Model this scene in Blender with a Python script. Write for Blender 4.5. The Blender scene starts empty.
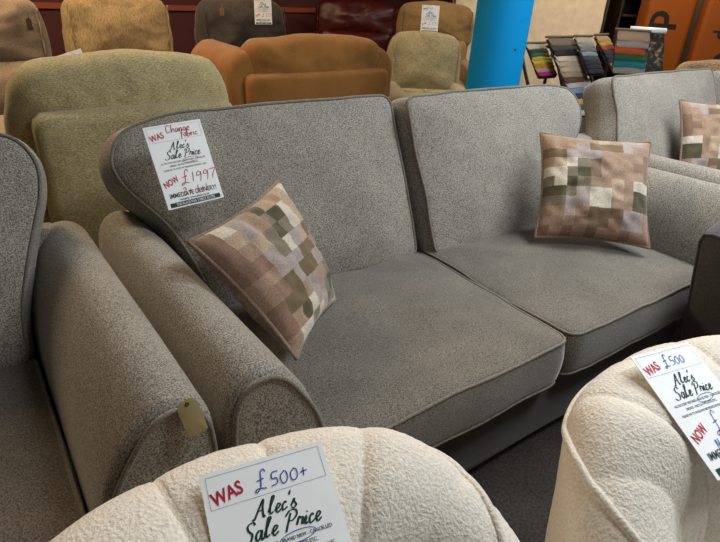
import bpy, bmesh, math, random
from mathutils import Vector, Matrix, noise, Euler
import numpy as np

S = bpy.context.scene
COL = S.collection
PI = math.pi
random.seed(4)

# ------------------------------------------------------------------ camera
CAM = Vector((-0.196, -0.713, 1.308)); YAW, PITCH, ROLL, FPX = 0.64, 0.488, 0.062, 560.7
_f = Vector((math.sin(YAW)*math.cos(PITCH), math.cos(YAW)*math.cos(PITCH), -math.sin(PITCH)))
_r = Vector((math.cos(YAW), -math.sin(YAW), 0)); _u = _r.cross(_f)
RX = _r*math.cos(ROLL) + _u*math.sin(ROLL); UP = -_r*math.sin(ROLL) + _u*math.cos(ROLL)
cd = bpy.data.cameras.new('camera'); cam = bpy.data.objects.new('camera', cd); COL.objects.link(cam)
cd.sensor_width = 36; cd.lens = FPX/720*36; cd.clip_start = 0.02
m = Matrix((RX, UP, -_f)).transposed().to_4x4(); m.translation = CAM; cam.matrix_world = m
S.camera = cam
def at_depth(x, y, d): return CAM + (_f + RX*((x-360)/FPX) + UP*((271-y)/FPX))*d

# ------------------------------------------------------------------ light
S.view_settings.view_transform = 'Standard'; S.view_settings.look = 'None'
S.view_settings.gamma = 1; S.view_settings.exposure = 0.0; S.view_settings.use_curve_mapping = False
W = bpy.data.worlds.new('world'); S.world = W; W.use_nodes = True
W.node_tree.nodes['Background'].inputs[0].default_value = (0.9, 0.95, 1, 1)
W.node_tree.nodes['Background'].inputs[1].default_value = 0.06
def area(name, loc, rot, sx, sy, power, color):
    l = bpy.data.lights.new(name, 'AREA'); l.shape = 'RECTANGLE'; l.size = sx; l.size_y = sy
    l.energy = power; l.color = color
    o = bpy.data.objects.new(name, l); COL.objects.link(o); o.location = loc; o.rotation_euler = rot
    return o
# ceiling tubes (warm over the rear of the shop, cooler over the front aisle) plus two added fills: over the foreground and behind the camera
area('overhead_light', (-0.5, 3.0, 2.72), (0, 0, 0), 0.5, 1.2, 84, (1.0, 0.74, 0.46))
area('overhead_light', (1.5, 3.6, 2.72), (0, 0, 0), 1.6, 0.35, 26, (1.0, 0.72, 0.45))
area('overhead_light', (2.6, 0.0, 2.72), (0, 0, 0), 1.2, 1.2, 80, (0.93, 0.98, 1.0))
area('overhead_light', (1.35, -0.85, 2.72), (0, 0, 0), 0.9, 0.4, 27, (0.93, 0.98, 1.0))  # extra overhead fill, added to brighten the cream chairs and their cards
area('overhead_light', (5.0, 2.2, 2.72), (0, 0, 0), 1.4, 0.4, 44, (1.0, 0.84, 0.64))
area('front_fill_light', (0.6, -4.35, 1.75), (math.radians(90), 0, 0), 4.6, 1.8, 8, (0.86, 0.94, 1.0))  # added weak fill light, no window is built in this wall

# ------------------------------------------------------------------ materials
MATS = {}
def new_mat(name):
    m = bpy.data.materials.new(name); m.use_nodes = True
    return m, m.node_tree.nodes, m.node_tree.links, m.node_tree.nodes['Principled BSDF']
def lin(c):  # sRGB 0-255 -> linear
    return tuple(((v/255)/12.92 if v/255 <= .04045 else ((v/255+.055)/1.055)**2.4) for v in c) + (1,)
def fabric(name, c1, c2, scale=260, rough=.95, sheen=.25, bump=.35, nap=.18, napscale=5, dist=.002, stretch=(1, 1, 1), sheen_col=None):
    if name in MATS: return MATS[name]
    m, N, L, P = new_mat(name)
    tc = N.new('ShaderNodeTexCoord'); mp = N.new('ShaderNodeMapping'); mp.inputs['Scale'].default_value = stretch
    L.new(tc.outputs['Object'], mp.inputs[0])
    n1 = N.new('ShaderNodeTexNoise'); n1.inputs['Scale'].default_value = scale; n1.inputs['Detail'].default_value = 2
    n2 = N.new('ShaderNodeTexNoise'); n2.inputs['Scale'].default_value = napscale; n2.inputs['Detail'].default_value = 4
    L.new(mp.outputs[0], n1.inputs[0]); L.new(tc.outputs['Object'], n2.inputs[0])
    rp = N.new('ShaderNodeValToRGB'); rp.color_ramp.elements[0].position = .36; rp.color_ramp.elements[1].position = .64
    rp.color_ramp.elements[0].color = lin(c1); rp.color_ramp.elements[1].color = lin(c2)
    L.new(n1.outputs[0], rp.inputs[0])
    mr = N.new('ShaderNodeMapRange'); mr.inputs[1].default_value = .3; mr.inputs[2].default_value = .7
    mr.inputs[3].default_value = 1-nap; mr.inputs[4].default_value = 1+nap
    L.new(n2.outputs[0], mr.inputs[0])
    mx = N.new('ShaderNodeMix'); mx.data_type = 'RGBA'; mx.blend_type = 'MULTIPLY'; mx.inputs[0].default_value = 1
    L.new(rp.outputs[0], mx.inputs[6]); L.new(mr.outputs[0], mx.inputs[7])
    L.new(mx.outputs[2], P.inputs['Base Color'])
    P.inputs['Roughness'].default_value = rough; P.inputs['Sheen Weight'].default_value = sheen
    P.inputs['Sheen Roughness'].default_value = .45
    if sheen_col: P.inputs['Sheen Tint'].default_value = lin(sheen_col)
    P.inputs['Specular IOR Level'].default_value = .2
    b = N.new('ShaderNodeBump'); b.inputs['Strength'].default_value = bump; b.inputs['Distance'].default_value = dist
    L.new(n1.outputs[0], b.inputs['Height']); L.new(b.outputs[0], P.inputs['Normal'])
    MATS[name] = m
    return m
def plain(name, c, rough=.6, metal=0, spec=.4):
    if name in MATS: return MATS[name]
    m, N, L, P = new_mat(name)
    n = N.new('ShaderNodeTexNoise'); n.inputs['Scale'].default_value = 14; n.inputs['Detail'].default_value = 4
    tc = N.new('ShaderNodeTexCoord'); L.new(tc.outputs['Object'], n.inputs[0])
    mr = N.new('ShaderNodeMapRange'); mr.inputs[3].default_value = .92; mr.inputs[4].default_value = 1.08
    L.new(n.outputs[0], mr.inputs[0])
    mx = N.new('ShaderNodeMix'); mx.data_type = 'RGBA'; mx.blend_type = 'MULTIPLY'; mx.inputs[0].default_value = 1
    mx.inputs[6].default_value = lin(c); L.new(mr.outputs[0], mx.inputs[7]); L.new(mx.outputs[2], P.inputs['Base Color'])
    P.inputs['Roughness'].default_value = rough; P.inputs['Metallic'].default_value = metal
    P.inputs['Specular IOR Level'].default_value = spec
    MATS[name] = m
    return m
M_SUITE = fabric('grey_chenille', (92, 87, 80), (174, 169, 159), 330, bump=.5, nap=.07, napscale=7)
M_SEAT = fabric('grey_chenille_nap_shaded', (76, 72, 66), (130, 124, 115), 330, bump=.4, nap=.14, napscale=6, sheen=.4)  # suite chenille with more nap, its colour darkened to stand in for seat shade
M_PIPE = fabric('grey_piping', (92, 87, 80), (140, 134, 125), 400, nap=.05)
M_DARKBASE = fabric('base_fabric', (44, 41, 38), (66, 61, 56), 320)
M_CREAM = fabric('cream_boucle', (224, 215, 201), (240, 232, 220), 230, bump=.8, dist=.003, nap=.03, sheen=.3)
M_OLIVE = fabric('olive_chenille', (134, 123, 87), (192, 179, 136), 420, bump=.5, stretch=(.35, 1, 1), nap=.13)
M_BROWN = fabric('tan_suede', (130, 86, 40), (148, 102, 52), 300, bump=.15, nap=.12, napscale=9)
M_TAUPE = fabric('taupe_weave', (112, 95, 78), (146, 127, 106), 240, bump=.4, nap=.1)
M_ZIG = fabric('sand_chenille', (138, 115, 80), (166, 143, 104), 150, bump=.3, stretch=(1, 1, .25), nap=.14, napscale=12)
M_CHAR = fabric('charcoal_brown_weave', (50, 45, 42), (84, 76, 70), 220, nap=.2)
M_TAN2 = fabric('honey_chenille', (128, 100, 62), (162, 132, 88), 200, nap=.12)
M_BEIGE = fabric('pale_chenille', (140, 126, 92), (180, 166, 128), 150, bump=.6, nap=.14)
M_SLATE = fabric('slate_weave', (66, 63, 64), (96, 92, 94), 320, nap=.08)
M_FLEECE = fabric('beige_fleece', (120, 98, 72), (172, 146, 112), 90, bump=1, dist=.008)
M_MATT = fabric('mattress_cloth', (232, 214, 184), (242, 226, 200), 14, bump=.03, nap=.04)
M_PILLPIPE = fabric('pillow_piping', (118, 100, 84), (150, 130, 112), 300)
M_FLORAL = None
M_WHITE = plain('card_white', (250, 253, 255), .6)
M_GREEN = plain('print_green', (14, 58, 48), .5)
M_RED = plain('print_red', (190, 22, 52), .5)
M_BLUEINK = plain('ink_blue', (30, 70, 165), .5)
M_REDINK = plain('ink_red', (176, 34, 62), .5)
M_GREY = plain('print_grey', (120, 126, 130), .5)
M_KRAFT = plain('kraft_tag', (150, 136, 96), .8)
M_BLUE = plain('blue_paint', (10, 138, 190), .38)
M_ORANGE = plain('orange_card', (148, 74, 0), .7)
M_BLACK = plain('black_print', (34, 26, 22), .6)
M_WOOD = plain('dark_wood', (48, 34, 26), .5)
M_MET = plain('dark_metal', (40, 38, 36), .4, .6)
M_WALL = plain('maroon_wall', (84, 36, 36), .6)
M_TRIM = plain('terracotta_trim', (156, 80, 58), .4)
M_WALLS = plain('cream_wall', (200, 188, 168), .8)
M_CEIL = plain('ceiling_white', (215, 210, 200), .9)
M_FLOOR = fabric('dark_carpet', (44, 40, 38), (66, 60, 56), 120)
def leather():
    m, N, L, P = new_mat('oxblood_leather')
    tc = N.new('ShaderNodeTexCoord'); v = N.new('ShaderNodeTexVoronoi'); v.inputs['Scale'].default_value = 160
    L.new(tc.outputs['Object'], v.inputs[0])
    n = N.new('ShaderNodeTexNoise'); n.inputs['Scale'].default_value = 6; L.new(tc.outputs['Object'], n.inputs[0])
    rp = N.new('ShaderNodeValToRGB'); rp.color_ramp.elements[0].color = lin((54, 14, 14)); rp.color_ramp.elements[1].color = lin((92, 30, 26))
    L.new(n.outputs[0], rp.inputs[0]); L.new(rp.outputs[0], P.inputs['Base Color'])
    b = N.new('ShaderNodeBump'); b.inputs['Strength'].default_value = .2; b.inputs['Distance'].default_value = .002
    L.new(v.outputs['Distance'], b.inputs['Height']); L.new(b.outputs[0], P.inputs['Normal'])
    P.inputs['Roughness'].default_value = .38
    return m
M_LEATHER = leather()
def floral():
    m, N, L, P = new_mat('floral_print')
    tc = N.new('ShaderNodeTexCoord'); v = N.new('ShaderNodeTexVoronoi'); v.inputs['Scale'].default_value = 16
    n = N.new('ShaderNodeTexNoise'); n.inputs['Scale'].default_value = 26; n.inputs['Detail'].default_value = 5
    L.new(tc.outputs['Object'], n.inputs[0]); L.new(n.outputs['Color'], v.inputs[0])
    L.new(tc.outputs['Object'], v.inputs[0])
    rp = N.new('ShaderNodeValToRGB'); e = rp.color_ramp.elements
    e[0].position = .46; e[0].color = lin((26, 24, 20)); e[1].position = .70; e[1].color = lin((158, 134, 106))
    x = e.new(.55); x.color = lin((42, 42, 32)); x = e.new(.6); x.color = lin((104, 82, 62))
    L.new(n.outputs[0], rp.inputs[0]); L.new(rp.outputs[0], P.inputs['Base Color']); P.inputs['Roughness'].default_value = .9
    return m
M_FLORAL = floral()
def patch_mat():
    m, N, L, P = new_mat('patchwork_print')
    a = N.new('ShaderNodeAttribute'); a.attribute_name = 'patch'
    tc = N.new('ShaderNodeTexCoord'); n = N.new('ShaderNodeTexNoise'); n.inputs['Scale'].default_value = 260; n.inputs['Detail'].default_value = 2
    L.new(tc.outputs['Object'], n.inputs[0])
    mr = N.new('ShaderNodeMapRange'); mr.inputs[1].default_value = .35; mr.inputs[2].default_value = .65; mr.inputs[3].default_value = .78; mr.inputs[4].default_value = 1.2
    L.new(n.outputs[0], mr.inputs[0])
    mx = N.new('ShaderNodeMix'); mx.data_type = 'RGBA'; mx.blend_type = 'MULTIPLY'; mx.inputs[0].default_value = 1
    L.new(a.outputs['Color'], mx.inputs[6]); L.new(mr.outputs[0], mx.inputs[7]); L.new(mx.outputs[2], P.inputs['Base Color'])
    P.inputs['Roughness'].default_value = .8; P.inputs['Sheen Weight'].default_value = .3
    return m
M_PATCH = patch_mat()
def swatch_mat(c): return fabric('swatch_%d_%d_%d' % c, tuple(int(v*.85) for v in c), c, 200, nap=.1)

# ------------------------------------------------------------------ mesh helpers
def link_mesh(name, verts, faces, mat, parent=None, smooth=True, recalc=True):
    me = bpy.data.meshes.new(name); me.from_pydata([tuple(v) for v in verts], [], faces); me.update()
    if recalc:
        bm = bmesh.new(); bm.from_mesh(me); bmesh.ops.recalc_face_normals(bm, faces=bm.faces); bm.to_mesh(me); bm.free()
    if smooth: me.polygons.foreach_set('use_smooth', [True]*len(me.polygons))
    me.materials.append(mat)
    o = bpy.data.objects.new(name, me); COL.objects.link(o)
    if parent: o.parent = parent
    return o
def thing(name, label, cat, loc=(0, 0, 0), rotz=0, group=None):
    o = bpy.data.objects.new(name, None); COL.objects.link(o); o.location = loc; o.rotation_euler = (0, 0, rotz)
    o.empty_display_size = .1
    return tag(o, label, cat, group)
def tag(o, label, cat, group=None):
    o['label'] = label; o['category'] = cat
    if group: o['group'] = group
    return o
def frame(origin, u, v, w):
    m = Matrix((Vector(u), Vector(v), Vector(w))).transposed().to_4x4(); m.translation = Vector(origin); return m
def resample(pts, n, closed=True):
    P = [Vector(p) for p in pts]
    if closed: P = P + [P[0]]
    ls = [0]
    for a, b in zip(P, P[1:]): ls.append(ls[-1] + (b-a).length)
    out = []; k = 0
    for i in range(n):
        t = ls[-1]*i/(n if closed else n-1)
        while k < len(ls)-2 and ls[k+1] < t: k += 1
        d = ls[k+1]-ls[k]; out.append(P[k].lerp(P[k+1], 0 if d == 0 else (t-ls[k])/d))
    return out
def smooth_closed(pts, per=8):     # Catmull-Rom through the points
    n = len(pts); out = []
    for i in range(n):
        p0, p1, p2, p3 = [Vector(pts[(i+k-1) % n]) for k in range(4)]
        for j in range(per):
            t = j/per
            out.append(.5*((2*p1) + (p2-p0)*t + (2*p0-5*p1+4*p2-p3)*t*t + (3*p1-p0-3*p2+p3)*t**3))
    return out
def smooth_open(pts, per=6):
    P = [Vector(p) for p in pts]
    if len(P) < 3: return [P[0].lerp(P[-1], k/per) for k in range(per+1)]
    E = [2*P[0]-P[1]] + P + [2*P[-1]-P[-2]]; out = []
    for i in range(len(P)-1):
        p0, p1, p2, p3 = E[i:i+4]
        for j in range(per):
            t = j/per
            out.append(.5*((2*p1) + (p2-p0)*t + (2*p0-5*p1+4*p2-p3)*t*t + (3*p1-p0-3*p2+p3)*t**3))
    return out + [P[-1]]
def round_poly(pts, radii, seg=6):  # polygon with rounded corners
    n = len(pts); out = []
    for i in range(n):
        p = Vector(pts[i]); a = (Vector(pts[i-1])-p); b = (Vector(pts[(i+1) % n])-p)
        r = radii[i] if isinstance(radii, (list, tuple)) else radii
        r = min(r, a.length*.49, b.length*.49)
        A = p+a.normalized()*r; B = p+b.normalized()*r
        for k in range(seg+1):
            t = k/seg; out.append((A*(1-t)**2 + p*2*t*(1-t) + B*t*t))
    return out
def rrect(x0, y0, x1, y1, r): return round_poly([(x0, y0), (x1, y0), (x1, y1), (x0, y1)], r)

def pad(name, outline, thick, M, mat, parent, crown=(.02, .0), er=.02, n=96, rings=10, gus=3, wr=.0, wf=6, seed=0, sag=0, pipe=None, pipe_mat=None, pipe_r=.0045, gb=0):
    """Upholstered cushion: outline in (u, v), thickness along w (w=0 is the middle), crowned faces, rounded edges, optional piping."""
    O = resample(outline, n); c = sum(O, Vector((0, 0)))/n
    loops = []
    def loop(d, s, w, crn=0):
        L = []
        for i, o in enumerate(O):
            v = o-c; l = v.length
            q = c + v*(1-d/max(l, 1e-6))*s
            ww = w
            L.append((q.x, q.y, ww))
        loops.append(L)
    h = thick/2
    for k in range(1, rings+1):
        s = k/rings; loop(er, s, h + crown[0]*(1-s**2.4))
    for a in (30, 60, 90):
        a = math.radians(a); loop(er*(1-math.sin(a)), 1, h-er*(1-math.cos(a)))
    for k in range(1, gus):
        loop(-gb*math.sin(PI*k/gus), 1, (h-er) - 2*(h-er)*k/gus)
    for a in (90, 60, 30):
        a = math.radians(a); loop(er*(1-math.sin(a)), 1, -h+er*(1-math.cos(a)))
    for k in range(rings, 0, -1):
        s = k/rings; loop(er, s, -h - crown[1]*(1-s**2.4))
    V = [(c.x, c.y, h+crown[0])]
    for L in loops: V += L
    V.append((c.x, c.y, -h-crown[1]))
    F = []
    for i in range(n): F.append((0, 1+i, 1+(i+1) % n))
    for k in range(len(loops)-1):
        a = 1+k*n; b = a+n
        for i in range(n): j = (i+1) % n; F.append((a+i, b+i, b+j, a+j))
    a = 1+(len(loops)-1)*n; e = len(V)-1
    for i in range(n): F.append((e, a+(i+1) % n, a+i))
    out = []
    def wob(p):
        p = Vector(p)
        if wr:
            q = Vector((p.x*wf+seed*7.3, p.y*wf, p.z*wf*.6))
            p.z += wr*noise.noise(q)*1.4 + wr*.5*noise.noise(q*2.7)
            p.x += wr*.5*noise.noise(q+Vector((31, 0, 0))); p.y += wr*.5*noise.noise(q+Vector((0, 57, 0)))
        if sag:
            p.y += sag*math.sin(p.x*9+seed)
        return p
    out = [M @ wob(v) for v in V]
    ob = link_mesh(name, out, F, mat, parent)
    if pipe:
        for side in pipe:
            w = (h-er*.25)*side; pts = []
            for o in O:
                v = o-c; q = c+v*(1-er*.2/max(v.length, 1e-6)); pts.append(M @ wob((q.x, q.y, w)))
            tube('piping', pts, pipe_r, pipe_mat or mat, ob, closed=True)
    return ob
def tube_data(pts, r, closed=False, seg=6):
    P = [Vector(p) for p in pts]; n = len(P); V = []; F = []
    prev = None
    for i in range(n):
        t = (P[(i+1) % n]-P[i-1]) if closed else (P[min(i+1, n-1)]-P[max(i-1, 0)])
        t.normalize()
        if prev is None:
            a = t.orthogonal().normalized()
        else:
            a = (prev - t*prev.dot(t)); a = a.normalized() if a.length > 1e-6 else t.orthogonal().normalized()
        prev = a; b = t.cross(a); rr = r[i] if isinstance(r, list) else r
        for k in range(seg):
            an = 2*PI*k/seg; V.append(P[i]+(a*math.cos(an)+b*math.sin(an))*rr)
    for i in range(n if closed else n-1):
        j = (i+1) % n
        for k in range(seg): l = (k+1) % seg; F.append((i*seg+k, i*seg+l, j*seg+l, j*seg+k))
    if not closed:
        F.append(tuple(range(seg))[::-1]); F.append(tuple(range((n-1)*seg, n*seg)))
    return V, F
def tube(name, pts, r, mat, parent, closed=False, seg=6):
    V, F = tube_data(pts, r, closed, seg)
    return link_mesh(name, V, F, mat, parent)
def box(name, lo, hi, mat, parent=None, er=.01, M=None):
    """Block with rounded edges between two corners."""
    lo = Vector(lo); hi = Vector(hi); c = (lo+hi)/2; s = (hi-lo)/2
    r = min(er, min(s)*.45)
    O = rrect(-s.x, -s.y, s.x, s.y, r*1.3)
    T = frame(c, (1, 0, 0), (0, 1, 0), (0, 0, 1))
    if M is not None: T = M @ T
    return pad(name, O, s.z*2, T, mat, parent, crown=(0, 0), er=r, n=40, rings=2, gus=2)
def slab(name, lo, hi, mat):        # plain structural slab
    x0, y0, z0 = lo; x1, y1, z1 = hi
    V = [(x, y, z) for z in (z0, z1) for y in (y0, y1) for x in (x0, x1)]
    F = [(0, 1, 3, 2), (4, 6, 7, 5), (0, 4, 5, 1), (2, 3, 7, 6), (0, 2, 6, 4), (1, 5, 7, 3)]
    o = link_mesh(name, V, F, mat, None, smooth=False); o['kind'] = 'structure'; return o

# ------------------------------------------------------------------ room
X0, X1, Y0, Y1, H = -4.0, 8.0, -4.5, 5.7, 2.8
slab('floor', (X0, Y0, -.1), (X1, Y1, 0), M_FLOOR)
slab('ceiling', (X0, Y0, H), (X1, Y1, H+.1), M_CEIL)
slab('wall_back', (X0, Y1, 0), (X1, Y1+.1, H), M_WALL)
slab('wall_left', (X0-.1, Y0, 0), (X0, Y1, H), M_WALLS)
slab('wall_right', (X1, Y0, 0), (X1+.1, Y1, H), M_WALLS)
slab('wall_front', (X0, Y0-.1, 0), (X1, Y0, H), M_WALLS)
o = slab('trim_1', (X0, Y1-.03, .855), (X1, Y1, .905), M_TRIM)

# ------------------------------------------------------------------ the grey suite
ARM = [(0, .06), (0, .60), (.008, .655), (.032, .693), (.066, .706), (.102, .695), (.142, .652), (.175, .592), (.196, .52), (.205, .44), (.205, .06)]
def arm_outline(grow=0):
    o = smooth_open([Vector(p) for p in ARM[1:-1]], 5)
    return [Vector(ARM[0])] + o + [Vector(ARM[-1])]
def suite(name, label, cat, x0, widths, group=None, flare=.115, loc_y=0, rotz=0, front_pipe=True):
    """Scroll-arm seat: origin at its outer left front corner; widths = the seat cushions' widths."""
    t = thing(name, label, cat, (x0, loc_y, 0), rotz, group)
    aw = .205; tot = 2*aw + sum(widths) + .01
    # arms
    for side in (0, 1):
        O = arm_outline()
        if side: O = [Vector((tot-p.x, p.y)) for p in O][::-1]
        c = sum(O, Vector((0, 0)))/len(O)
        T = frame((0, .455, -.022), (1, 0, 0), (0, 0, 1), (0, -1, .047))
        a = pad('arm', O, .95, T, M_SUITE, t, crown=(.004, .004), er=.028, n=120, rings=5, gus=14, wr=.006, wf=4, seed=side+1)
        In = [c+(p-c)*(1-.011/(p-c).length) for p in O]
        T2 = frame((0, -.021, 0), (1, 0, 0), (0, 0, 1), (0, -1, 0))
        p = pad('arm_front_panel', In, .012, T2, M_SUITE, a, crown=(.004, 0), er=.005, n=120, rings=5, gus=1)
        up = [q for q in resample(In, 140) if q.y > .1]
        k = max(range(len(up)), key=lambda i: (up[i]-up[i-1]).length); up = up[k:]+up[:k]
        tube('piping', [(q.x, -.027, q.y) for q in up], .0048, M_PIPE, a)
    # frame
    b = pad('front_rail', rrect(aw+.004, .05, tot-aw-.004, .285, .012), .05, frame((0, .045, 0), (1, 0, 0), (0, 0, 1), (0, -1, 0)), M_DARKBASE, t, crown=(.004, 0), er=.01, n=80, rings=3, gus=2)
    pad('seat_platform', rrect(aw+.004, .075, tot-aw-.004, .86, .01), .2, frame((0, 0, .18), (1, 0, 0), (0, 1, 0), (0, 0, 1)), M_DARKBASE, t, crown=(0, 0), er=.01, n=48, rings=2, gus=1)
    pad('outer_back', rrect(.06, .06, tot-.06, .655, .05), .1, frame((0, .905, 0), (1, 0, 0), (0, 0, 1), (0, -1, 0)), M_SUITE, t, crown=(.0, .012), er=.03, n=96, rings=4, gus=2)
    for fx in (.1, tot-.1):
        for fy in (.06, .86):
            tube('foot', [(fx, fy, 0), (fx, fy, .065)], [.022, .028], M_WOOD, t, seg=12)
    # seat cushions
    x = aw+.005
    for i, w in enumerate(widths):
        O = round_poly([(x+.004, -.028), (x+w-.004, -.028), (x+w-.004, .64), (x+.004, .64)], [.05, .05, .03, .03])
        T = frame((0, 0, .368), (1, 0, 0), (0, 1, -.01), (0, .01, 1))
        pad('seat_cushion', O, .152, T, M_SEAT, t, crown=(.026, .0), er=.022, n=150, rings=16, gus=5, gb=.006, wr=.007, wf=5, seed=i+3, pipe=(1, -1), pipe_mat=M_PIPE, pipe_r=.0042)
        x += w
    # back cushions
    th = math.radians(26); x = aw+.005; nW = len(widths)
    for i, w in enumerate(widths):
        L = x+.002; R = x+w-.002; P = []; rad = []
        fl = flare
        P += [(L+.01, 0), (R-.01, 0)]; rad += [.04, .04]
        if i == nW-1:
            P += [(R+.0, .12), (R+.045, .25), (R+fl*1.05, .40), (R+fl*1.16, .475), (R+fl*.85, .545), (R-.02, .575)]; rad += [.05, .08, .05, .05, .05, .1]
        else:
            P += [(R, .572)]; rad += [.045]
        P += [((L+R)/2, .582)]; rad += [.2]
        if i == 0:
            P += [(L+.02, .572), (L-fl*.85, .535), (L-fl*1.16, .465), (L-fl*1.05, .395), (L-.045, .25), (L, .12)]; rad += [.1, .05, .05, .05, .08, .05]
        else:
            P += [(L, .572)]; rad += [.045]
        O = round_poly(P, rad)
        fwd = .05 if i else 0; O = [Vector((p.x+(.012 if i else -.004), p.y)) for p in O]
        # bottom front edge at y=.60, z=.43
        T = frame((0, .605-fwd+.09*math.cos(th), .43-.09*math.sin(th)), (1, 0, 0), (0, math.sin(th), math.cos(th)), (0, -math.cos(th), math.sin(th)))
        pad('back_cushion', O, .17, T, M_SUITE, t, crown=(.035, .02), er=.022, n=170, rings=16, gus=6, gb=.016, wr=.008, wf=5, seed=i+11, pipe=(1, -1), pipe_mat=M_PIPE, pipe_r=.005)
        x += w
    return t
sofa = suite('three_seater_sofa', 'grey chenille sofa with two scatter cushions and a price card on its back', 'sofa', .06, [.80, .80], flare=.145)
suite('grey_sofa', 'grey chenille sofa behind a scatter cushion, beside the fabric swatch books', 'sofa', 2.175, [1.0, .80], flare=.0)
suite('grey_armchair', 'matching grey chenille armchair with a kraft tag on its rounded arm', 'armchair', -.985, [.61], flare=.105)

# ------------------------------------------------------------------ scatter cushions
PAL = {'b': (150, 122, 100), 'r': (128, 98, 80), 'd': (112, 88, 62), 'l': (156, 142, 136), 'w': (196, 186, 170), 't': (172, 148, 124),
       'g': (116, 104, 86), 'O': (70, 62, 34), 'o': (100, 82, 50)}
PAT_R = ["bbbbbtbllb", "bbbldddlbb", "oolllbbbbr", "btwgdbbbrr", "wwgOdbbbbr", "gwOgbbtbww", "OOglwwtbOO", "ggllwwbbOO", "bblbdddllb", "bbbrddbllb", "rbrbdbbrbb"]
PAT_L = ["rwlbOtbtw", "rtlbgOwtt", "rbtgOgwtt", "rrlgwltdt", "bblllddbb", "brolooltb", "rooblbbgb", "rbOwllgOb", "bwwgwlOgw"]
def pillow(name, label, corners, pat, thick, seed, cat='cushion'):
    """Knife-edge cushion through four corner points (top-left, top-right, bottom-right, bottom-left)."""
    TL, TR, BR, BL = [Vector(c) for c in corners]; cen = (TL+TR+BR+BL)/4
    t = thing(name, label, cat, cen)
    nrm = ((TR-BL).cross(TL-BR)).normalized()
    nu, rows = 44, len(pat); cols = len(pat[0])
    def pt(u, v, side):
        p = TL.lerp(TR, u).lerp(BL.lerp(BR, u), v)
        a = 2*u-1; b = 2*v-1
        # edges bow inward between the pointed corners
        pull = .085*(1-a*a)*abs(b)**3*(1 if b > 0 else -1)
        pull2 = .085*(1-b*b)*abs(a)**3*(1 if a > 0 else -1)
        p = p + (TL-BL)*(pull*.5) - (TR-TL)*(pull2*.5)
        hgt = thick*(max(0, (1-a**2))*max(0, (1-b**2)))**.42
        q = Vector((u*5+seed, v*5, side*3))
        edge = max(abs(a), abs(b))
        hgt *= 1 + .10*noise.noise(q) 
        hgt += .010*noise.noise(q*2.3)*(1-edge**8)
        return p - cen + nrm*hgt*side
    V = []; F = []; cols_attr = []
    for side in (1, -1):
        base = len(V)
        for j in range(nu+1):
            for i in range(nu+1): V.append(pt(i/nu, j/nu, side))
        for j in range(nu):
            for i in range(nu):
                a = base+j*(nu+1)+i; f = (a, a+nu+1, a+nu+2, a+1)
                F.append(f if side > 0 else f[::-1])
                cols_attr.append(PAL[pat[min(rows-1, int((j+.5)/nu*rows))][min(cols-1, int((i+.5)/nu*cols))]])
    ob = link_mesh('cover', V, F, M_PATCH, t, recalc=False)
    at = ob.data.color_attributes.new('patch', 'FLOAT_COLOR', 'CORNER'); arr = []
    for poly, c in zip(ob.data.polygons, cols_attr):
        arr += list(lin(c))*poly.loop_total
    at.data.foreach_set('color', arr)
    E = [(i/40, 0) for i in range(40)]+[(1, i/40) for i in range(40)]+[(1-i/40, 1) for i in range(40)]+[(0, 1-i/40) for i in range(40)]
    tube('piping', [pt(u, v, 0) for u, v in E], .0055, M_PILLPIPE, t, closed=True)
    return t
pillow('scatter_cushion', 'brown patchwork scatter cushion slumped against the sofa arm below the price card',
       [(.16, .405, .765), (.498, .625, .785), (.579, .44, .475), (.300, .170, .545)], PAT_L, .072, 1)
def pose_corners(c, rot, w, h):
    R = Euler(rot, 'XYZ').to_matrix(); c = Vector(c)
    return [c+R @ Vector(p) for p in ((-w, h, 0), (w, h, 0), (w, -h, 0), (-w, -h, 0))]
pillow('scatter_cushion', 'brown patchwork scatter cushion propped upright in the corner between back cushion and far arm',
       pose_corners((1.66, .378, .655), (.90, .01, -.704), .203, .203), PAT_R, .074, 2)
pillow('scatter_cushion', 'brown patchwork scatter cushion on the grey sofa beside the swatch books',
       pose_corners((2.86, .50, .665), (1.1, .0, -.55), .205, .2), [r[::-1] for r in PAT_R], .062, 5)

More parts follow.
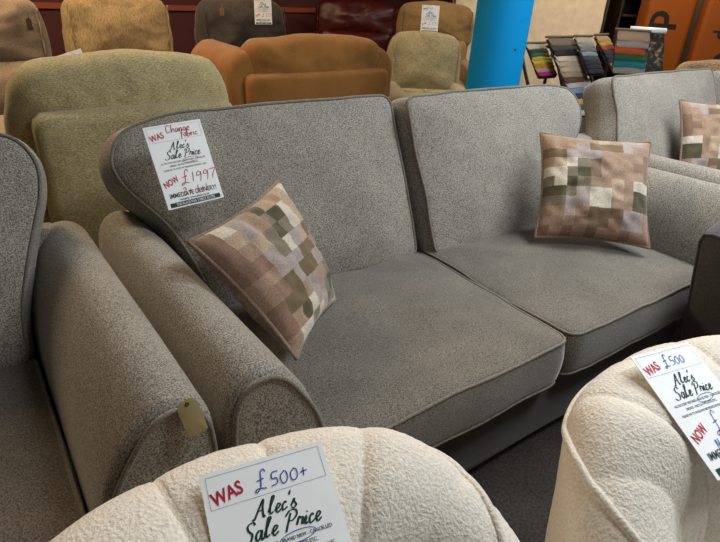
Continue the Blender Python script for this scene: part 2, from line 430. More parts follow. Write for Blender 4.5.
# ------------------------------------------------------------------ lettering
def text_mesh(s, size, shear=0, bold=0, align='LEFT', xscale=1):
    cu = bpy.data.curves.new('t', 'FONT'); cu.body = s; cu.size = size; cu.shear = shear; cu.offset = bold; cu.align_x = align
    cu.resolution_u = 3
    o = bpy.data.objects.new('t', cu); COL.objects.link(o)
    dg = bpy.context.evaluated_depsgraph_get(); me = bpy.data.meshes.new_from_object(o.evaluated_get(dg))
    V = [(v.co.x*xscale, v.co.y) for v in me.vertices]; F = [tuple(p.vertices) for p in me.polygons]
    bpy.data.objects.remove(o); bpy.data.curves.remove(cu); bpy.data.meshes.remove(me)
    return V, F
STROKES = {  # handwriting strokes in a unit-high cell: (advance, strokes)
 '£': (.8, [[(.62, .82), (.5, 1), (.36, .86), (.34, .5), (.3, .12), (.1, -.12), (.02, -.02), (.2, .06), (.6, -.02)], [(.12, .45), (.5, .52)]]),
 '0': (.55, [[(.3, .62), (.1, .4), (.12, .08), (.3, 0), (.46, .2), (.42, .52), (.26, .62)]]),
 '1': (.34, [[(.16, .72), (.12, 0)]]),
 '3': (.55, [[(.08, .62), (.3, .72), (.42, .56), (.2, .4), (.42, .26), (.34, .02), (.06, .04)]]),
 '5': (.5, [[(.46, .7), (.16, .68), (.12, .38), (.36, .36), (.4, .1), (.08, .0)]]),
 '7': (.55, [[(.04, .66), (.46, .7), (.28, .3), (.2, -.05)]]),
 '9': (.55, [[(.42, .6), (.2, .68), (.1, .44), (.34, .4), (.44, .62), (.4, .2), (.32, -.06)]]),
 '+': (.5, [[(.06, .3), (.44, .34)], [(.26, .52), (.24, .1)]]),
 ' ': (.35, []), '.': (.2, []),
 'C': (.55, [[(.46, .72), (.2, .74), (.06, .4), (.16, .04), (.46, .1)]]),
 'h': (.42, [[(.08, .8), (.05, 0), (.2, .36), (.32, .3), (.34, 0)]]),
 'a': (.42, [[(.34, .36), (.14, .38), (.06, .14), (.2, 0), (.34, .3), (.36, .02)]]),
 'n': (.42, [[(.06, .4), (.05, 0), (.2, .36), (.32, .3), (.34, 0)]]),
 'g': (.42, [[(.34, .36), (.14, .38), (.06, .14), (.2, .04), (.34, .3), (.34, -.2), (.1, -.26)]]),
 'e': (.38, [[(.06, .2), (.3, .26), (.2, .42), (.06, .22), (.14, 0), (.34, .08)]]),
 'f': (.34, [[(.36, .78), (.2, .8), (.14, .3), (.08, -.2)], [(.02, .42), (.32, .46)]]),
 'b': (.42, [[(.08, .8), (.06, 0), (.26, .02), (.34, .26), (.08, .3)]]),
 'r': (.32, [[(.06, .4), (.06, 0), (.14, .3), (.3, .38)]]),
 'i': (.2, [[(.1, .38), (.08, 0)]]),
 'c': (.36, [[(.3, .36), (.1, .36), (.06, .1), (.32, .04)]]),
 'N': (.55, [[(.06, 0), (.12, .7), (.36, .02), (.46, .74)]]),
 'm': (.6, [[(.05, .38), (.05, 0), (.16, .36), (.26, .02), (.38, .36), (.5, 0)]]),
 'l': (.26, [[(.04, .1), (.26, .72), (.16, .84), (.1, .4), (.12, .04), (.28, .08)]]),
 'y': (.42, [[(.06, .38), (.16, .1), (.34, .38), (.2, -.22), (.04, -.2)]]),
 '_': (1.6, [[(0, .06), (.8, .12), (1.6, .1)]]),
 'o': (.4, [[(.2, .4), (.06, .2), (.18, 0), (.34, .2), (.2, .4)]]),
}
SCRIPT = {   # brush-script strokes for the printed heading
 'A': (.9, [[(-.04, .04), (.08, -.02), (.3, .4), (.6, .94), (.56, .5), (.6, .02), (.7, .08)], [(.22, .34), (.62, .4)]]),
 'l': (.36, [[(-.02, .16), (.2, .6), (.34, .9), (.22, .92), (.1, .4), (.1, .04), (.28, .12)]]),
 'e': (.38, [[(-.02, .14), (.2, .22), (.32, .38), (.2, .46), (.08, .22), (.16, .0), (.38, .14)]]),
 'c': (.36, [[(.3, .36), (.22, .46), (.08, .28), (.1, .02), (.36, .14)]]),
 "'": (.22, [[(.2, .96), (.12, .74)]]),
 's': (.4, [[(-.02, .12), (.2, .46), (.19, .3), (.3, .12), (.16, -.03), (.0, .05)]]),
 'S': (.7, [[(.72, .78), (.6, .94), (.34, .84), (.36, .6), (.56, .36), (.44, .04), (.12, .0), (.0, .16)]]),
 'a': (.5, [[(.36, .38), (.2, .46), (.05, .22), (.12, .0), (.26, .12), (.36, .38)], [(.38, .46), (.33, .12), (.4, .0), (.52, .14)]]),
 ' ': (.34, []),
 'P': (.66, [[(.34, .82), (.2, .4), (.06, -.04)], [(.06, .72), (.3, .94), (.62, .9), (.66, .64), (.42, .44), (.24, .46)]]),
 'r': (.38, [[(-.02, .14), (.14, .5), (.2, .42), (.34, .44), (.26, .14), (.38, .12)]]),
 'i': (.24, [[(-.02, .14), (.14, .44), (.08, .08), (.24, .12)], [(.2, .66), (.19, .61)]]),
}
def ribbons(s, table, size, x, y, width, slant=.0, rise=0.0, calli=False):
    V = []; F = []
    cx = x
    for ch in s:
        adv, st = table.get(ch, (.4, []))
        for line in st:
            pts = smooth_open([(p[0]+p[1]*slant, p[1]) for p in line], 5)
            n = len(pts); b0 = len(V)
            for i, p in enumerate(pts):
                t = pts[min(i+1, n-1)]-pts[max(i-1, 0)]
                t = t.normalized() if t.length > 1e-9 else Vector((1, 0))
                nn = Vector((-t.y, t.x))
                wd = width*((.55+.75*abs(t.y)) if calli else 1)*.5
                q = Vector((cx+p.x*size, y+p.y*size+(cx-x)*rise))
                V += [tuple(q+nn*wd), tuple(q-nn*wd)]
            for i in range(n-1): a = b0+2*i; F.append((a, a+1, a+3, a+2))
        cx += adv*size
    return V, F
def merge(parts):
    V = []; F = []
    for v, f in parts:
        b = len(V); V += v; F += [tuple(i+b for i in q) for q in f]
    return V, F
def shift(vf, x, y, rot=0):
    v, f = vf; c, s = math.cos(rot), math.sin(rot)
    return [(a*c-b*s+x, a*s+b*c+y) for a, b in v], f
def rect_line(x0, y0, x1, y1, w):
    out = []
    for a, b, c, d in ((x0, y0, x1, y0+w), (x0, y1-w, x1, y1), (x0, y0, x0+w, y1), (x1-w, y0, x1, y1)):
        out.append(([(a, b), (c, b), (c, d), (a, d)], [(0, 1, 2, 3)]))
    return merge(out)
def ellipse_line(cx, cy, a, b, w, rot=0, n=28):
    V = []; F = []
    for i in range(n):
        t = 2*PI*i/n
        for k in (1, -1): V.append(((a+k*w/2)*math.cos(t), (b+k*w/2)*math.sin(t)))
    for i in range(n): j = (i+1) % n; F.append((2*i, 2*i+1, 2*j+1, 2*j))
    return shift((V, F), cx, cy, rot)
def price_card(label, pose, size=1, rot=(0, 0, 0), was=None, now=None, extra=None, ink=None, detail=True, group=None, bend=0.0, circle=True):
    """A5 sale card: width 148, height 210 mm, local x right, y up, z out of the print."""
    t = thing('price_card', label, 'price card', pose, 0, group); t.rotation_euler = rot
    w, h = .074, .105
    def lift(p, z):
        return (p[0]*size, p[1]*size, z + bend*(p[1]/h)**2)
    V = []; F = []
    n = 12
    for z in (0, -.0008):
        for j in range(n+1):
            for i in range(2): V.append(lift((-w if i == 0 else w, -h+2*h*j/n), z))
    k = 2*(n+1)
    for j in range(n):
        a = 2*j; F += [(a, a+1, a+3, a+2), (k+a, k+a+2, k+a+3, k+a+1), (a, a+2, k+a+2, k+a), (a+1, k+a+1, k+a+3, a+3)]
    F += [(0, k, k+1, 1), (2*n, 2*n+1, k+2*n+1, k+2*n)]
    sheet = link_mesh('card_sheet', V, F, M_WHITE, t, smooth=False)
    def put(name, vf, mat, z=.0005, label=None):
        v, f = vf; o = link_mesh(name, [lift(p, z) for p in v], f, mat, sheet, smooth=False, recalc=False)
        return o
    head = merge([ribbons("Alec's", SCRIPT, .020, -.026, .0400, .0019, .22, 0, True), ribbons('Sale Price', SCRIPT, .0215, -.044, .0175, .0020, .22, 0, True)])
    put('printed_heading', head, M_GREEN)
    small = merge([shift(text_mesh('ALL FACTORY SECONDS - BRAND NEW - CANCELLED', .0058, 0, .00006, 'CENTER', .82), 0, .0072),
                   shift(text_mesh('ORDERS - PROTO-TYPE SUITES ETC.', .0058, 0, .00006, 'CENTER', .82), 0, -.0015),
                   shift(text_mesh('PLEASE ASK TO AVOID ANY MISUNDERSTANDING - ALEC', .0054, 0, .00006, 'CENTER', .8), 0, -.0100)])
    put('small_print', small, M_GREEN)
    put('price_frame', merge([rect_line(-.068, .063, .068, .1, .0004)]), M_GREY)
    put('was_lettering', shift(text_mesh('WAS', .0215, .05, .0005, 'LEFT', .78), -.064, .066, .2), M_RED)
    put('now_lettering', shift(text_mesh('NOW', .0215, .05, .0005, 'LEFT', .72), -.064, -.052, .35), M_RED)
    put('delivery_lettering', shift(text_mesh('IMMEDIATE DELIVERY!', .0165, .1, .0002, 'CENTER', .76), 0, -.0785), M_GREEN)
    put('website_lettering', shift(text_mesh('website: www.alecs.co.uk', .0075, .1, .0001, 'CENTER', 1), 0, -.0875), M_GREEN)
    put('footer_bar', ([(-.066, -.1015), (.066, -.1015), (.066, -.0905), (-.066, -.0905)], [(0, 1, 2, 3)]), M_GREEN)
    put('footer_lettering', shift(text_mesh('THE PLACE FOR 3 PIECE SUITES', .0085, .05, .0001, 'CENTER', .86), 0, -.099), M_WHITE, .0009)
    ink = ink or M_BLUEINK
    for (word, hand, x, y, rise) in (was or []) + (now or []) + (extra or []):
        put('handwriting', ribbons(word, STROKES, hand, x, y, .0013 if ink is M_BLUEINK else .0017, .12, rise), ink, .0008)
    if circle: put('ink_ring', ellipse_line(.018, .0092, .021, .0062, .0009, .05), ink, .0008)
    return t
price_card('white sale card leaning on the grey sofa back, handwritten in red', (.256, .672, .853), 1, (1.084, -.066, .013),
           was=[('Change', .024, -.022, .083, -.02), ('fabric', .022, .012, .068, -.02)], now=[('£1997', .034, -.022, -.048, .0), ('3+ 1+1', .027, -.028, -.078, .0)], ink=M_REDINK)
# (the two cards on the tub chairs are seated on the fleece once the chairs are built, below)
# kraft swing tag on the armchair's arm
def swing_tag():
    t = thing('swing_tag', 'small kraft paper tag hanging on the armchair arm front', 'tag', (-.004, -.046, .691)); t.rotation_euler = (1.319, -.159, .043)
    O = round_poly([(-.0165, -.032), (.0165, -.032), (.0165, .022), (.009, .032), (-.009, .032), (-.0165, .022)], .002, 2)
    pad('tag_card', O, .0012, Matrix.Identity(4), M_KRAFT, t, crown=(0, 0), er=.0004, n=48, rings=1, gus=1)
    tube('eyelet', [(.0026*math.cos(a*PI/6), .024+.0026*math.sin(a*PI/6), .0008) for a in range(12)], .0009, M_BLACK, t, closed=True, seg=5)
    tube('string', [(0, .024, .001), (.002, .034, -.002), (.0, .042, -.012)], .0007, M_KRAFT, t, seg=5)
swing_tag()

# ------------------------------------------------------------------ cream tub chairs
def tub_chair(label, loc, rotz, hgt=.80):
    t = thing('tub_chair', label, 'tub chair', loc, rotz)
    a, b = .285, .27; path = []; n = 130; e = 2/2.35
    for k in range(n+1):                                     # barrel plan, open at the front
        ph = math.radians(-132+264*k/n); sn, cs = math.sin(ph), math.cos(ph)
        path.append(Vector((a*math.copysign(abs(sn)**e, sn), b*math.copysign(abs(cs)**e, cs))))
    P = resample(path, 300, closed=False); N = len(P)
    tot = sum((q-p).length for p, q in zip(P, P[1:])); s = 0
    chan = tot/11
    inner = []; outer = []; pipe = []
    for i, p in enumerate(P):
        if i: s += (p-P[i-1]).length
        d = (P[min(i+1, N-1)]-P[max(i-1, 0)]).normalized(); nn = Vector((-d.y, d.x))   # outward on a left-to-right sweep
        u = abs(2*s/tot-1)                                   # 0 back, 1 arm front
        x = max(0, (u-.30)/.70); h = hgt-.23*(x*x*(3-2*x))**.85
        T = .062; wi = .20-.09*min(1, max(0, (u-.15)/.4)); hi = .22-.05*x
        drop = .07; anp = PI/2*.97-1.75*min(1, max(0, (u-.32)/.3)); anp = max(anp, .02)
        g = abs(math.sin(PI*s/chan)); gr = .014*(1-g**.28)*min(1, max(0, (.6-u)/.2))
        rowi = [(-wi+.012*(1-k/4)**2+gr*0, .40+(h-hi-.40)*k/4) for k in range(4)]
        for k in range(0, 15):                               # broad inner slope up to the crest
            an = PI/2*k/14; ca, sa = math.cos(an), math.sin(an)
            rowi.append((-wi*ca**.9+gr*ca, h-hi+hi*sa-gr*sa))
        def over(an): return (T*math.sin(an), h-drop+drop*math.cos(an)-gr*math.cos(an))
        for k in range(1, 10):                               # over the top to the piped edge
            rowi.append(over(anp*k/9))
        inner.append([(p.x+nn.x*r, p.y+nn.y*r, z) for r, z in rowi])
        r0, zt = over(anp); pipe.append((p.x+nn.x*r0, p.y+nn.y*r0, zt))
        rowo = [over(anp+(PI/2-anp)*k/8) for k in range(9)]
        rowo += [(T-.085*(k/8)**1.2+.006*math.sin(PI*k/8), h-drop+(.06-h+drop)*k/8) for k in range(1, 9)]
        outer.append([(p.x+nn.x*r, p.y+nn.y*r, z) for r, z in rowo])
    def skin(name, rows, mat, wr):
        V = []; F = []; m = len(rows[0])
        for r in rows:
            for v in r:
                v = Vector(v)
                if wr:
                    v += Vector((noise.noise(v*7), noise.noise(v*7+Vector((9, 0, 0))), noise.noise(v*7+Vector((0, 9, 0)))))*.005
                    v += Vector((noise.noise(v*150), noise.noise(v*150+Vector((9, 0, 0))), noise.noise(v*150+Vector((0, 9, 0)))))*wr
                V.append(v)
        for i in range(len(rows)-1):
            for k in range(m-1): q = i*m+k; F.append((q, q+m, q+m+1, q+1))
        return link_mesh(name, V, F, mat, t, recalc=False)
    # refine cross rows for the fleecy outline
    def dense(rows, per):
        out = []
        for r in rows: out.append([tuple(v) for v in resample([Vector(v) for v in r], per, closed=False)])
        return out
    skin('padded_back', dense(inner, 90)[::-1], M_CREAM, .0011)
    ob = skin('outer_shell', dense(outer, 40)[::-1], M_CREAM, .001)
    tube('piping', pipe, .0065, M_CREAM, ob, seg=8)
    for end in (0, N-1):      # arm fronts
        r = inner[end]+outer[end][1:]
        c = sum((Vector(v) for v in r), Vector())/len(r); c.y -= .02
        link_mesh('arm_front', [c]+[Vector(v) for v in r], [(0, i+1, (i+1) % len(r)+1) for i in range(len(r))], M_CREAM, t)
    So = round_poly([(-.15, -.30), (.15, -.30), (.19, .0), (.1, .14), (-.1, .14), (-.19, .0)], .08)
    pad('seat_cushion', So, .16, frame((0, 0, .37), (1, 0, 0), (0, 1, 0), (0, 0, 1)), M_CREAM, t, crown=(.03, 0), er=.05, n=96, rings=8)
    pad('seat_base', [Vector((p[0]*.96, p[1]*.96)) for p in So], .22, frame((0, 0, .17), (1, 0, 0), (0, 1, 0), (0, 0, 1)), M_CREAM, t, crown=(0, 0), er=.02, n=64, rings=3)
    for fx, fy in ((-.17, -.17), (.17, -.17), (-.15, .15), (.15, .15)):
        tube('foot', [(fx, fy, 0), (fx, fy, .08)], [.014, .02], M_WOOD, t, seg=10)
    return t
tub1 = tub_chair('cream boucle tub chair with channelled back beside the tagged grey armchair', (-.06, -.525, 0), math.radians(-4), .795)
tub2 = tub_chair('cream boucle tub chair with channelled back beside the slate armchair', (.65, -.68, 0), math.radians(-8), .785)

from mathutils.bvhtree import BVHTree
def seat_card(chair, pose, rot):
    """Slide the card along the line of sight until it rests on the chair's padding; returns where it lies and its scale."""
    V = []; F = []
    for ch in chair.children:
        if ch.name.startswith('padded_back'):
            b = len(V); mw = Matrix.Translation(chair.location) @ chair.rotation_euler.to_matrix().to_4x4()
            V += [mw @ v.co for v in ch.data.vertices]; F += [tuple(i+b for i in p.vertices) for p in ch.data.polygons]
    tree = BVHTree.FromPolygons(V, F); R = Euler(rot).to_matrix(); P = Vector(pose); k = 1.2
    for iu in range(-4, 5):
        for iv in range(-4, 5):
            q = P+R @ Vector((.074*iu/4, .105*iv/4, 0)); d = q-CAM
            hit = tree.ray_cast(CAM, d.normalized())
            if hit[0] is not None: k = min(k, (hit[3]-.003)/d.length)
    print('card scale', k)
    return CAM+(P-CAM)*k, k
price_card('white sale card with blue handwritten price draped on the tub chair nearest the tagged armchair', *seat_card(tub1, (-.008, -.354, .742), (.467, -.055, -.229)), (.467, -.055, -.229),
           was=[('£500+', .022, -.016, .070, -.02)], now=[('£375', .03, -.01, -.045, 0)])
price_card('white sale card with blue handwritten price draped on the tub chair beside the slate armchair', *seat_card(tub2, (.678, -.478, .727), (.431, .052, -.16)), (.431, .052, -.16),
           was=[('£500', .022, -.018, .073, .0)], now=[('£375', .034, -.012, -.046, .0)], extra=[('Normally', .018, -.03, -.066, .12)])


# slate armchair at the sofa's far end
def slate_chair():
    t = thing('slate_armchair', 'dark slate fabric armchair with reclined back and piped edges in front of the sofa end', 'armchair', (2.05, -.475, 0), PI/2)
    up = lambda z: frame((0, 0, z), (1, 0, 0), (0, 1, 0), (0, 0, 1))
    for sx in (-1, 1):
        x0 = sx*.335-.07
        O = round_poly([(-.42, .1), (.22, .1), (.43, .69), (-.42, .62)], [.03, .02, .03, .06])
        pad('arm', O, .14, frame((sx*.335, 0, 0), (0, 1, 0), (0, 0, 1), (1, 0, 0)), M_SLATE, t, crown=(.006, .006), er=.02, n=96, rings=4, gus=3, pipe=(1, -1), pipe_r=.005)
    pad('outer_back', rrect(-.408, .1, .408, .715, .035), .12, frame((0, .21, 0), (1, 0, 0), (0, .36, 1), (0, -1, .36)), M_SLATE, t, crown=(.0, .01), er=.02, n=96, rings=5, gus=3, pipe=(-1,), pipe_r=.005)
    pad('seat_base', rrect(-.26, -.38, .26, .22, .02), .2, up(.2), M_SLATE, t, crown=(0, 0), er=.015, n=60, rings=3)
    pad('seat_cushion', rrect(-.258, -.41, .258, .2, .04), .14, up(.37), M_SLATE, t, crown=(.02, 0), er=.03, n=80, rings=6, pipe=(1,), pipe_r=.005)
    pad('back_cushion', rrect(-.255, .42, .255, .70, .05), .12, frame((0, .10, 0), (1, 0, 0), (0, .36, 1), (0, -1, .36)), M_SLATE, t, crown=(.03, 0), er=.04, n=80, rings=6)
    for fx in (-.33, .33):
        for fy in (-.36, .16): tube('foot', [(fx, fy, 0), (fx, fy, .11)], [.018, .024], M_WOOD, t, seg=10)
slate_chair()

# ------------------------------------------------------------------ recliners and chairs in the rows behind
def recliner(name, label, cat, loc, rotz, W, top, mat, panel_top=.86, head_h=.34, arm_h=.62, group=None, arm_out=.0, seed=0, head_w=None, corner=.12, pillow_t=.17, headpos=.30, panel_w=None, gather=True, arm_len=.80, arm_y=0):
    """Origin on the floor under the middle; faces -y, its outer back panel is at +y."""
    t = thing(name, label, cat, loc, rotz, group)
    hw = (head_w or W)/2; aw = .17; pw = (panel_w or (W-.12))/2
    for sx in (-1, 1):
        xo = sx*(W/2+arm_out); xi = xo-sx*aw
        O = smooth_closed([(xi, .08), (xi, arm_h-.1), ((xi+xo)/2-sx*.02, arm_h), (xo, arm_h-.07), (xo+sx*.01, arm_h-.2), (xo, .08)], 8)
        if sx < 0: O = O[::-1]
        pad('arm', O, arm_len, frame((0, arm_y, 0), (1, 0, 0), (0, 0, 1), (0, -1, 0)), mat, t, crown=(.03, .03), er=.05, n=72, rings=5, gus=4, wr=.008, seed=seed+sx)
    pad('seat_base', rrect(-W/2+aw, -.36, W/2-aw, .34, .03), .26, frame((0, 0, .2), (1, 0, 0), (0, 1, 0), (0, 0, 1)), mat, t, crown=(0, 0), er=.02, n=60, rings=3)
    pad('seat_cushion', rrect(-W/2+aw, -.42, W/2-aw, .14, .05), .16, frame((0, 0, .41), (1, 0, 0), (0, 1, 0), (0, 0, 1)), mat, t, crown=(.03, 0), er=.05, n=72, rings=6, wr=.008, seed=seed)
    pad('back_panel', rrect(-pw, .1, pw, panel_top, .045), .10, frame((0, .40, 0), (1, 0, 0), (0, .06, 1), (0, -1, .06)), mat, t, crown=(0, .015), er=.035, n=96, rings=6, gus=3, wr=.006, seed=seed+2)
    zl = top-head_h
    pad('lumbar_cushion', rrect(-hw+.05, .44, hw-.05, zl+.03, .06), .16, frame((0, .16, 0), (1, 0, 0), (0, .16, 1), (0, -1, .16)), mat, t, crown=(.03, 0), er=.06, n=96, rings=8, wr=.008, seed=seed+3)
    O = round_poly([(-hw, zl-.02), (hw, zl-.02), (hw+.01, zl+head_h*.5), (hw-.03, top-.03), (.0, top+.012), (-hw+.03, top-.03), (-hw-.01, zl+head_h*.5)], [.06, .06, .1, corner, .3, corner, .1])
    hc = pad('head_cushion', O, pillow_t, frame((0, headpos, 0), (1, 0, 0), (0, .05, 1), (0, -1, .05)), mat, t, crown=(.045, .03), er=pillow_t*.46, n=150, rings=12, gus=2, wr=.014, wf=7, seed=seed+4)
    if gather:      # seam with gathers down each side of the head cushion
        for sx in (-1, 1):
            tube('seam', [(sx*(hw-.035), headpos-pillow_t*.5-.012+.05*z+.006*math.sin(z*60), z) for z in [zl+.05+(head_h-.12)*k/24 for k in range(25)]], .005, mat, hc)
    for fx in (-W/2+.1, W/2-.1):
        for fy in (-.3, .3): tube('foot', [(fx, fy, 0), (fx, fy, .1)], .025, M_WOOD, t, seg=10)
    return t
recliner('olive_recliner', 'olive chenille recliner turned away, its back close behind the grey sofa', 'recliner', (.305, 1.77, 0), PI+.06, .80, 1.025, M_OLIVE, panel_top=.865, head_h=.5, panel_w=.68, head_w=.78, arm_h=.5, corner=.16, headpos=.27, pillow_t=.2, seed=1, gather=False)
recliner('tan_love_seat', 'tan suede love seat turned away, with rounded arms and wide back panel', 'love seat', (1.70, 2.80, 0), PI, 1.10, .965, M_BROWN, panel_top=.765, head_h=.4, arm_h=.885, arm_out=.03, arm_len=.62, arm_y=.10, panel_w=1.0, head_w=1.0, corner=.2, headpos=.30, pillow_t=.18, seed=5, gather=False)
recliner('taupe_recliner', 'taupe woven recliner with a deep head cushion and a brown toggle', 'recliner', (-.02, 2.95, 0), 0, .80, 1.10, M_TAUPE, head_h=.38, head_w=.76, corner=.06, seed=9)
recliner('sand_recliner', 'sand coloured chenille recliner between the taupe and charcoal recliners', 'recliner', (.95, 3.66, 0), 0, .86, 1.085, M_ZIG, head_h=.46, head_w=.76, corner=.12, seed=13)
recliner('charcoal_recliner', 'charcoal brown recliner with a white price card on its head cushion', 'recliner', (1.93, 3.66, 0), 0, .84, 1.085, M_CHAR, head_h=.46, head_w=.78, corner=.12, seed=17)
def place(px, py, depth):                 # floor point under a pixel at a given distance, and the height seen there
    p = at_depth(px, py, depth); return (p.x, p.y, 0), p.z
loc, top = place(357, 0, 6.05)
recliner('leather_recliner', 'dark oxblood leather recliner with a rolled head cushion', 'recliner', loc, -.6, 1.08, top-.01, M_LEATHER, head_h=.36, head_w=.94, corner=.08, arm_h=.7, seed=21)
loc, top = place(442, 2, 5.05)
recliner('honey_recliner', 'honey chenille recliner with a white price card, by the blue column', 'recliner', loc, -.62, .84, top-.01, M_TAN2, head_h=.36, head_w=.74, corner=.16, seed=25)
loc, top = place(436, 34, 4.2)
recliner('pale_recliner', 'pale chenille recliner with low rounded back by the blue column', 'recliner', loc, -.5, .74, top-.01, M_BEIGE, head_h=.46, head_w=.62, corner=.2, panel_top=.7, arm_h=.55, seed=29)
recliner('fleece_armchair', 'beige fleecy armchair standing below the orange boxes', 'armchair', (5.0, 1.30, 0), -.75, .95, .83, M_FLEECE, head_h=.36, head_w=.86, corner=.16, panel_top=.66, arm_h=.55, seed=33, gather=False)
def small_tag(label, loc, mat, w, h, rot=(PI/2, 0, 0)):
    t = thing('swing_tag', label, 'tag', loc); t.rotation_euler = rot
    O = round_poly([(-w, -h), (w, -h), (w, h*.7), (w*.5, h), (-w*.5, h), (-w, h*.7)], .003, 2)
    pad('tag_card', O, .002, Matrix.Identity(4), mat, t, crown=(0, 0), er=.0006, n=36, rings=1, gus=1)
    tube('string', [(0, h*.8, .001), (.003, h*1.3, .001), (0, h*1.7, -.01)], .0018, mat, t, seg=5)
small_tag('small brown toggle tag on the taupe recliner', (.26, 3.115, .955), plain('toggle_brown', (74, 52, 26), .7), .014, .032)
small_tag('small tan swing tag on the charcoal recliner', (1.68, 3.80, .985), plain('tag_tan', (140, 104, 60), .7), .018, .03)

# small cards on the chairs behind
price_card('white sale card hung on the charcoal recliner', (2.03, 3.80, 1.0), 1, (math.radians(86), 0, -.08), was=[('£500', .022, -.034, .074, 0)], now=[('£375', .034, -.012, -.046, 0)], ink=M_REDINK)
price_card('white sale card hung on the honey recliner', at_depth(430, 19, 4.72), 1, (math.radians(84), 0, -.55), was=[('£500', .022, -.034, .074, 0)], now=[('£375', .034, -.012, -.046, 0)])
price_card('white sale card lying on the olive recliner top', (.20, 1.69, .885), 1, (math.radians(84), .3, PI), was=[('£500', .022, -.034, .074, 0)])

# ------------------------------------------------------------------ blue column
def column():
    n = 40; V = []; F = []
    prof = [(.19, 0), (.19, .06), (.155, .08), (.152, .1)] + [(.152, .1+z*.1) for z in range(1, 27)] + [(.152, 2.8)]
    for r, z in prof:
        for k in range(n): V.append((2.415+r*math.cos(2*PI*k/n), 1.615+r*math.sin(2*PI*k/n), z))
    for j in range(len(prof)-1):
        for k in range(n): l = (k+1) % n; F.append((j*n+k, j*n+l, j*n+n+l, j*n+n+k))
    m, N, L, P = new_mat('chipped_blue_paint')
    tc = N.new('ShaderNodeTexCoord'); ns = N.new('ShaderNodeTexNoise'); ns.inputs['Scale'].default_value = 22; ns.inputs['Detail'].default_value = 5
    L.new(tc.outputs['Object'], ns.inputs[0])
    rp = N.new('ShaderNodeValToRGB'); e = rp.color_ramp.elements
    e[0].position = .70; e[0].color = lin((0, 140, 205)); e[1].position = .73; e[1].color = lin((6, 60, 92))
    L.new(ns.outputs[0], rp.inputs[0]); L.new(rp.outputs[0], P.inputs['Base Color']); P.inputs['Roughness'].default_value = .55; P.inputs['Specular IOR Level'].default_value = .2
    o = link_mesh('column', V, F, m); o['kind'] = 'structure'
    o['label'] = 'bright blue painted round column behind the grey sofa'; o['category'] = 'column'
column()

# ------------------------------------------------------------------ fabric swatch books on their stand
def swatch_book(label, px, depth, yaw, width, pitch, colors, slope=50):
    """Fan of fabric samples hanging down a sloping rack; px = top-left corner in the photograph at the given depth."""
    o = at_depth(px[0], px[1], depth); wd = Vector((math.cos(yaw), math.sin(yaw), 0)); out = Vector((math.sin(yaw), -math.cos(yaw), 0))
    a = math.radians(slope); dn = out*math.cos(a)-Vector((0, 0, 1))*math.sin(a); nr = out*math.sin(a)+Vector((0, 0, 1))*math.cos(a)
    t = thing('swatch_book', label, 'swatch book', o, 0, 'fabric swatch books on the rack')
    tot = pitch*len(colors)
    pad('backing_board', rrect(0, 0, width, -tot-.03, .008) , .008, frame(nr*-.012, wd, -dn, nr), M_WOOD, t, crown=(0, 0), er=.003, n=40, rings=1, gus=1)
    tube('header_bar', [wd*-.015-dn*.005+nr*.006, wd*(width+.015)-dn*.005+nr*.006], .009, plain('header_strip', (112, 98, 84), .7), t, seg=8)
    for i, c in enumerate(colors):
        l = pitch*1.7
        tilt = .20; d2 = (dn+nr*tilt).normalized(); n2 = wd.cross(-d2).normalized()
        w = width*(1+random.uniform(-.03, .03)); x = random.uniform(-.006, .006)
        org = dn*(pitch*i)+nr*(-.002)+wd*x
        O = round_poly([(0, 0), (0, -l), (w, -l), (w, 0)][::-1], .006, 2)
        pad('swatch', O, .009, frame(org, wd, -d2, n2), swatch_mat(c), t, crown=(.006, 0), er=.004, n=32, rings=3, gus=1, wr=.002, wf=10, seed=i)
    return t
D0 = 4.25
C_ = lambda *a: list(a)
swatch_book('swatch book of green, yellow and pink samples nearest the blue column', (526, 44), D0, -.02, .215, .032,
            C_((176, 170, 156), (38, 52, 40), (22, 86, 66), (176, 150, 40), (190, 176, 60), (190, 132, 30), (176, 146, 150), (178, 28, 110)))
swatch_book('long swatch book of taupe, black, cream and blue samples', (547, 38), D0-.06, -.02, .29, .044,
            C_((116, 100, 86), (54, 56, 60), (22, 22, 24), (196, 184, 160), (168, 154, 134), (164, 150, 130), (140, 122, 98), (74, 54, 40), (164, 158, 158), (104, 128, 156), (30, 46, 84), (184, 136, 46), (28, 84, 74), (172, 160, 146)))
swatch_book('swatch book of pale grey to navy samples', (575, 37), D0-.02, -.1, .17, .036,
            C_((168, 158, 142), (134, 132, 132), (104, 110, 116), (132, 140, 148), (52, 62, 76), (24, 32, 48), (18, 24, 46), (18, 22, 44)))
swatch_book('swatch book of gold, red and navy samples', (595, 36), D0+.12, .15, .21, .036,
            C_((166, 138, 98), (190, 142, 50), (150, 54, 36), (30, 32, 48), (28, 36, 62), (36, 42, 60), (150, 148, 152), (166, 162, 156)))
swatch_book('swatch book of lilac grey, rust, green and teal samples', (617, 30), D0, -.78, .23, .05,
            C_((150, 128, 104), (142, 126, 124), (160, 66, 30), (30, 78, 52), (20, 98, 108), (120, 116, 112)), slope=62)
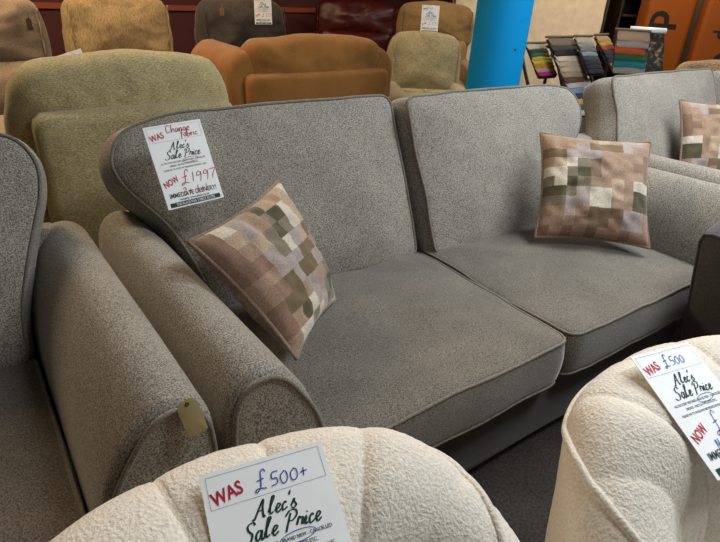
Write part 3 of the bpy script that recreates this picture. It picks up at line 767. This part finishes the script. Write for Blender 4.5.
def floral_sample():
    o = at_depth(632, 29, D0+.1); yaw = -.72; wd = Vector((math.cos(yaw), math.sin(yaw), 0)); out = Vector((math.sin(yaw), -math.cos(yaw), 0))
    a = math.radians(55); dn = out*math.cos(a)-Vector((0, 0, 1))*math.sin(a); nr = out*math.sin(a)+Vector((0, 0, 1))*math.cos(a)
    t = thing('fabric_sample', 'dark floral fabric sample hanging from a white roll', 'fabric sample', o)
    tube('roll', [wd*-.01, wd*.255], .021, M_WHITE, t, seg=14)
    pad('cloth', rrect(.0, -.42, .25, 0, .01), .01, frame(nr*-.01, wd, -dn, nr), M_FLORAL, t, crown=(.008, 0), er=.004, n=64, rings=6, gus=1, wr=.008, wf=9)
floral_sample()
def rack():
    t = thing('display_rack', 'dark metal sloping rack under the fabric swatch books', 'rack', (3.98, 2.36, 0))
    for x in (-.42, .0, .42):
        tube('upright', [(x, .12, 0), (x, .05, .86)], .014, M_MET, t, seg=8)
        tube('upright', [(x, -.42, 0), (x, .05, .86)], .014, M_MET, t, seg=8)
    for z, y in ((.86, .05), (.4, -.2)): tube('crossbar', [(-.44, y, z), (.44, y, z)], .014, M_MET, t, seg=8)
rack()

# ------------------------------------------------------------------ mattress, dark cabinet, orange boxes
def mattress():
    c = (Vector((5.72, 3.14, 0))+Vector((4.42, 4.10, 0)))/2; yaw = math.atan2(3.14-4.10, 5.72-4.42)
    t = thing('mattress', 'cream mattress standing on its edge behind the swatch books', 'mattress', c, yaw)
    pad('mattress_body', rrect(-.81, 0.005, .81, 1.9, .08), .2, frame((0, .12, 0), (1, 0, 0), (0, 0, 1), (0, -1, 0)), M_MATT, t, crown=(.015, 0), er=.04, n=120, rings=8, gus=3, wr=.01, wf=5, pipe=(1, -1), pipe_mat=M_WOOD, pipe_r=.009)
mattress()
def cabinet():
    t = thing('shelf_unit', 'dark shelf unit between the mattress and the orange boxes', 'shelf unit', (6.28, 2.98, 0), -.64)
    for x in (-.38, .38): box('side_panel', (x-.015, -.18, 0), (x+.015, .18, 1.9), M_WOOD, t, .004)
    for z in (.05, .5, .82, 1.06, 1.3, 1.86): box('shelf', (-.365, -.18, z-.012), (.365, .18, z+.012), M_WOOD, t, .004)
    box('back_board', (-.365, .165, .05), (.365, .18, 1.86), M_BLACK, t, .003)
cabinet()
def carton(label, px_l, depth, yaw, w, d, h, marks):
    o = at_depth(px_l[0], px_l[1], depth); o.z = 0
    t = thing('cardboard_box', label, 'box', o, yaw, None)
    box('carton', (0, 0, 0), (w, d, h), M_ORANGE, t, .006)
    for nm, (s, size, x, z, rot, bold) in marks:
        vf = shift(text_mesh(s, size, 0, bold), 0, 0, rot); v, f = vf
        link_mesh('lettering', [(x+p[0], -.0015, z+p[1]) for p in v], f, M_BLACK, t, smooth=False, recalc=False)
    return t
carton('orange cardboard box with one large black letter d', (647, 15), 5.55, -.74, .44, .3, 1.75, [('d', ('d', .36, .05, 1.15, -PI/2, .008))])
carton('orange cardboard box with small black lettering beside a large letter', (702, 25), 5.35, -.92, .60, .3, 1.75, [('dun', ('dun', .17, .235, .93, PI/2, .003)), ('d', ('d', .36, .19, .83, -PI/2, .008))])
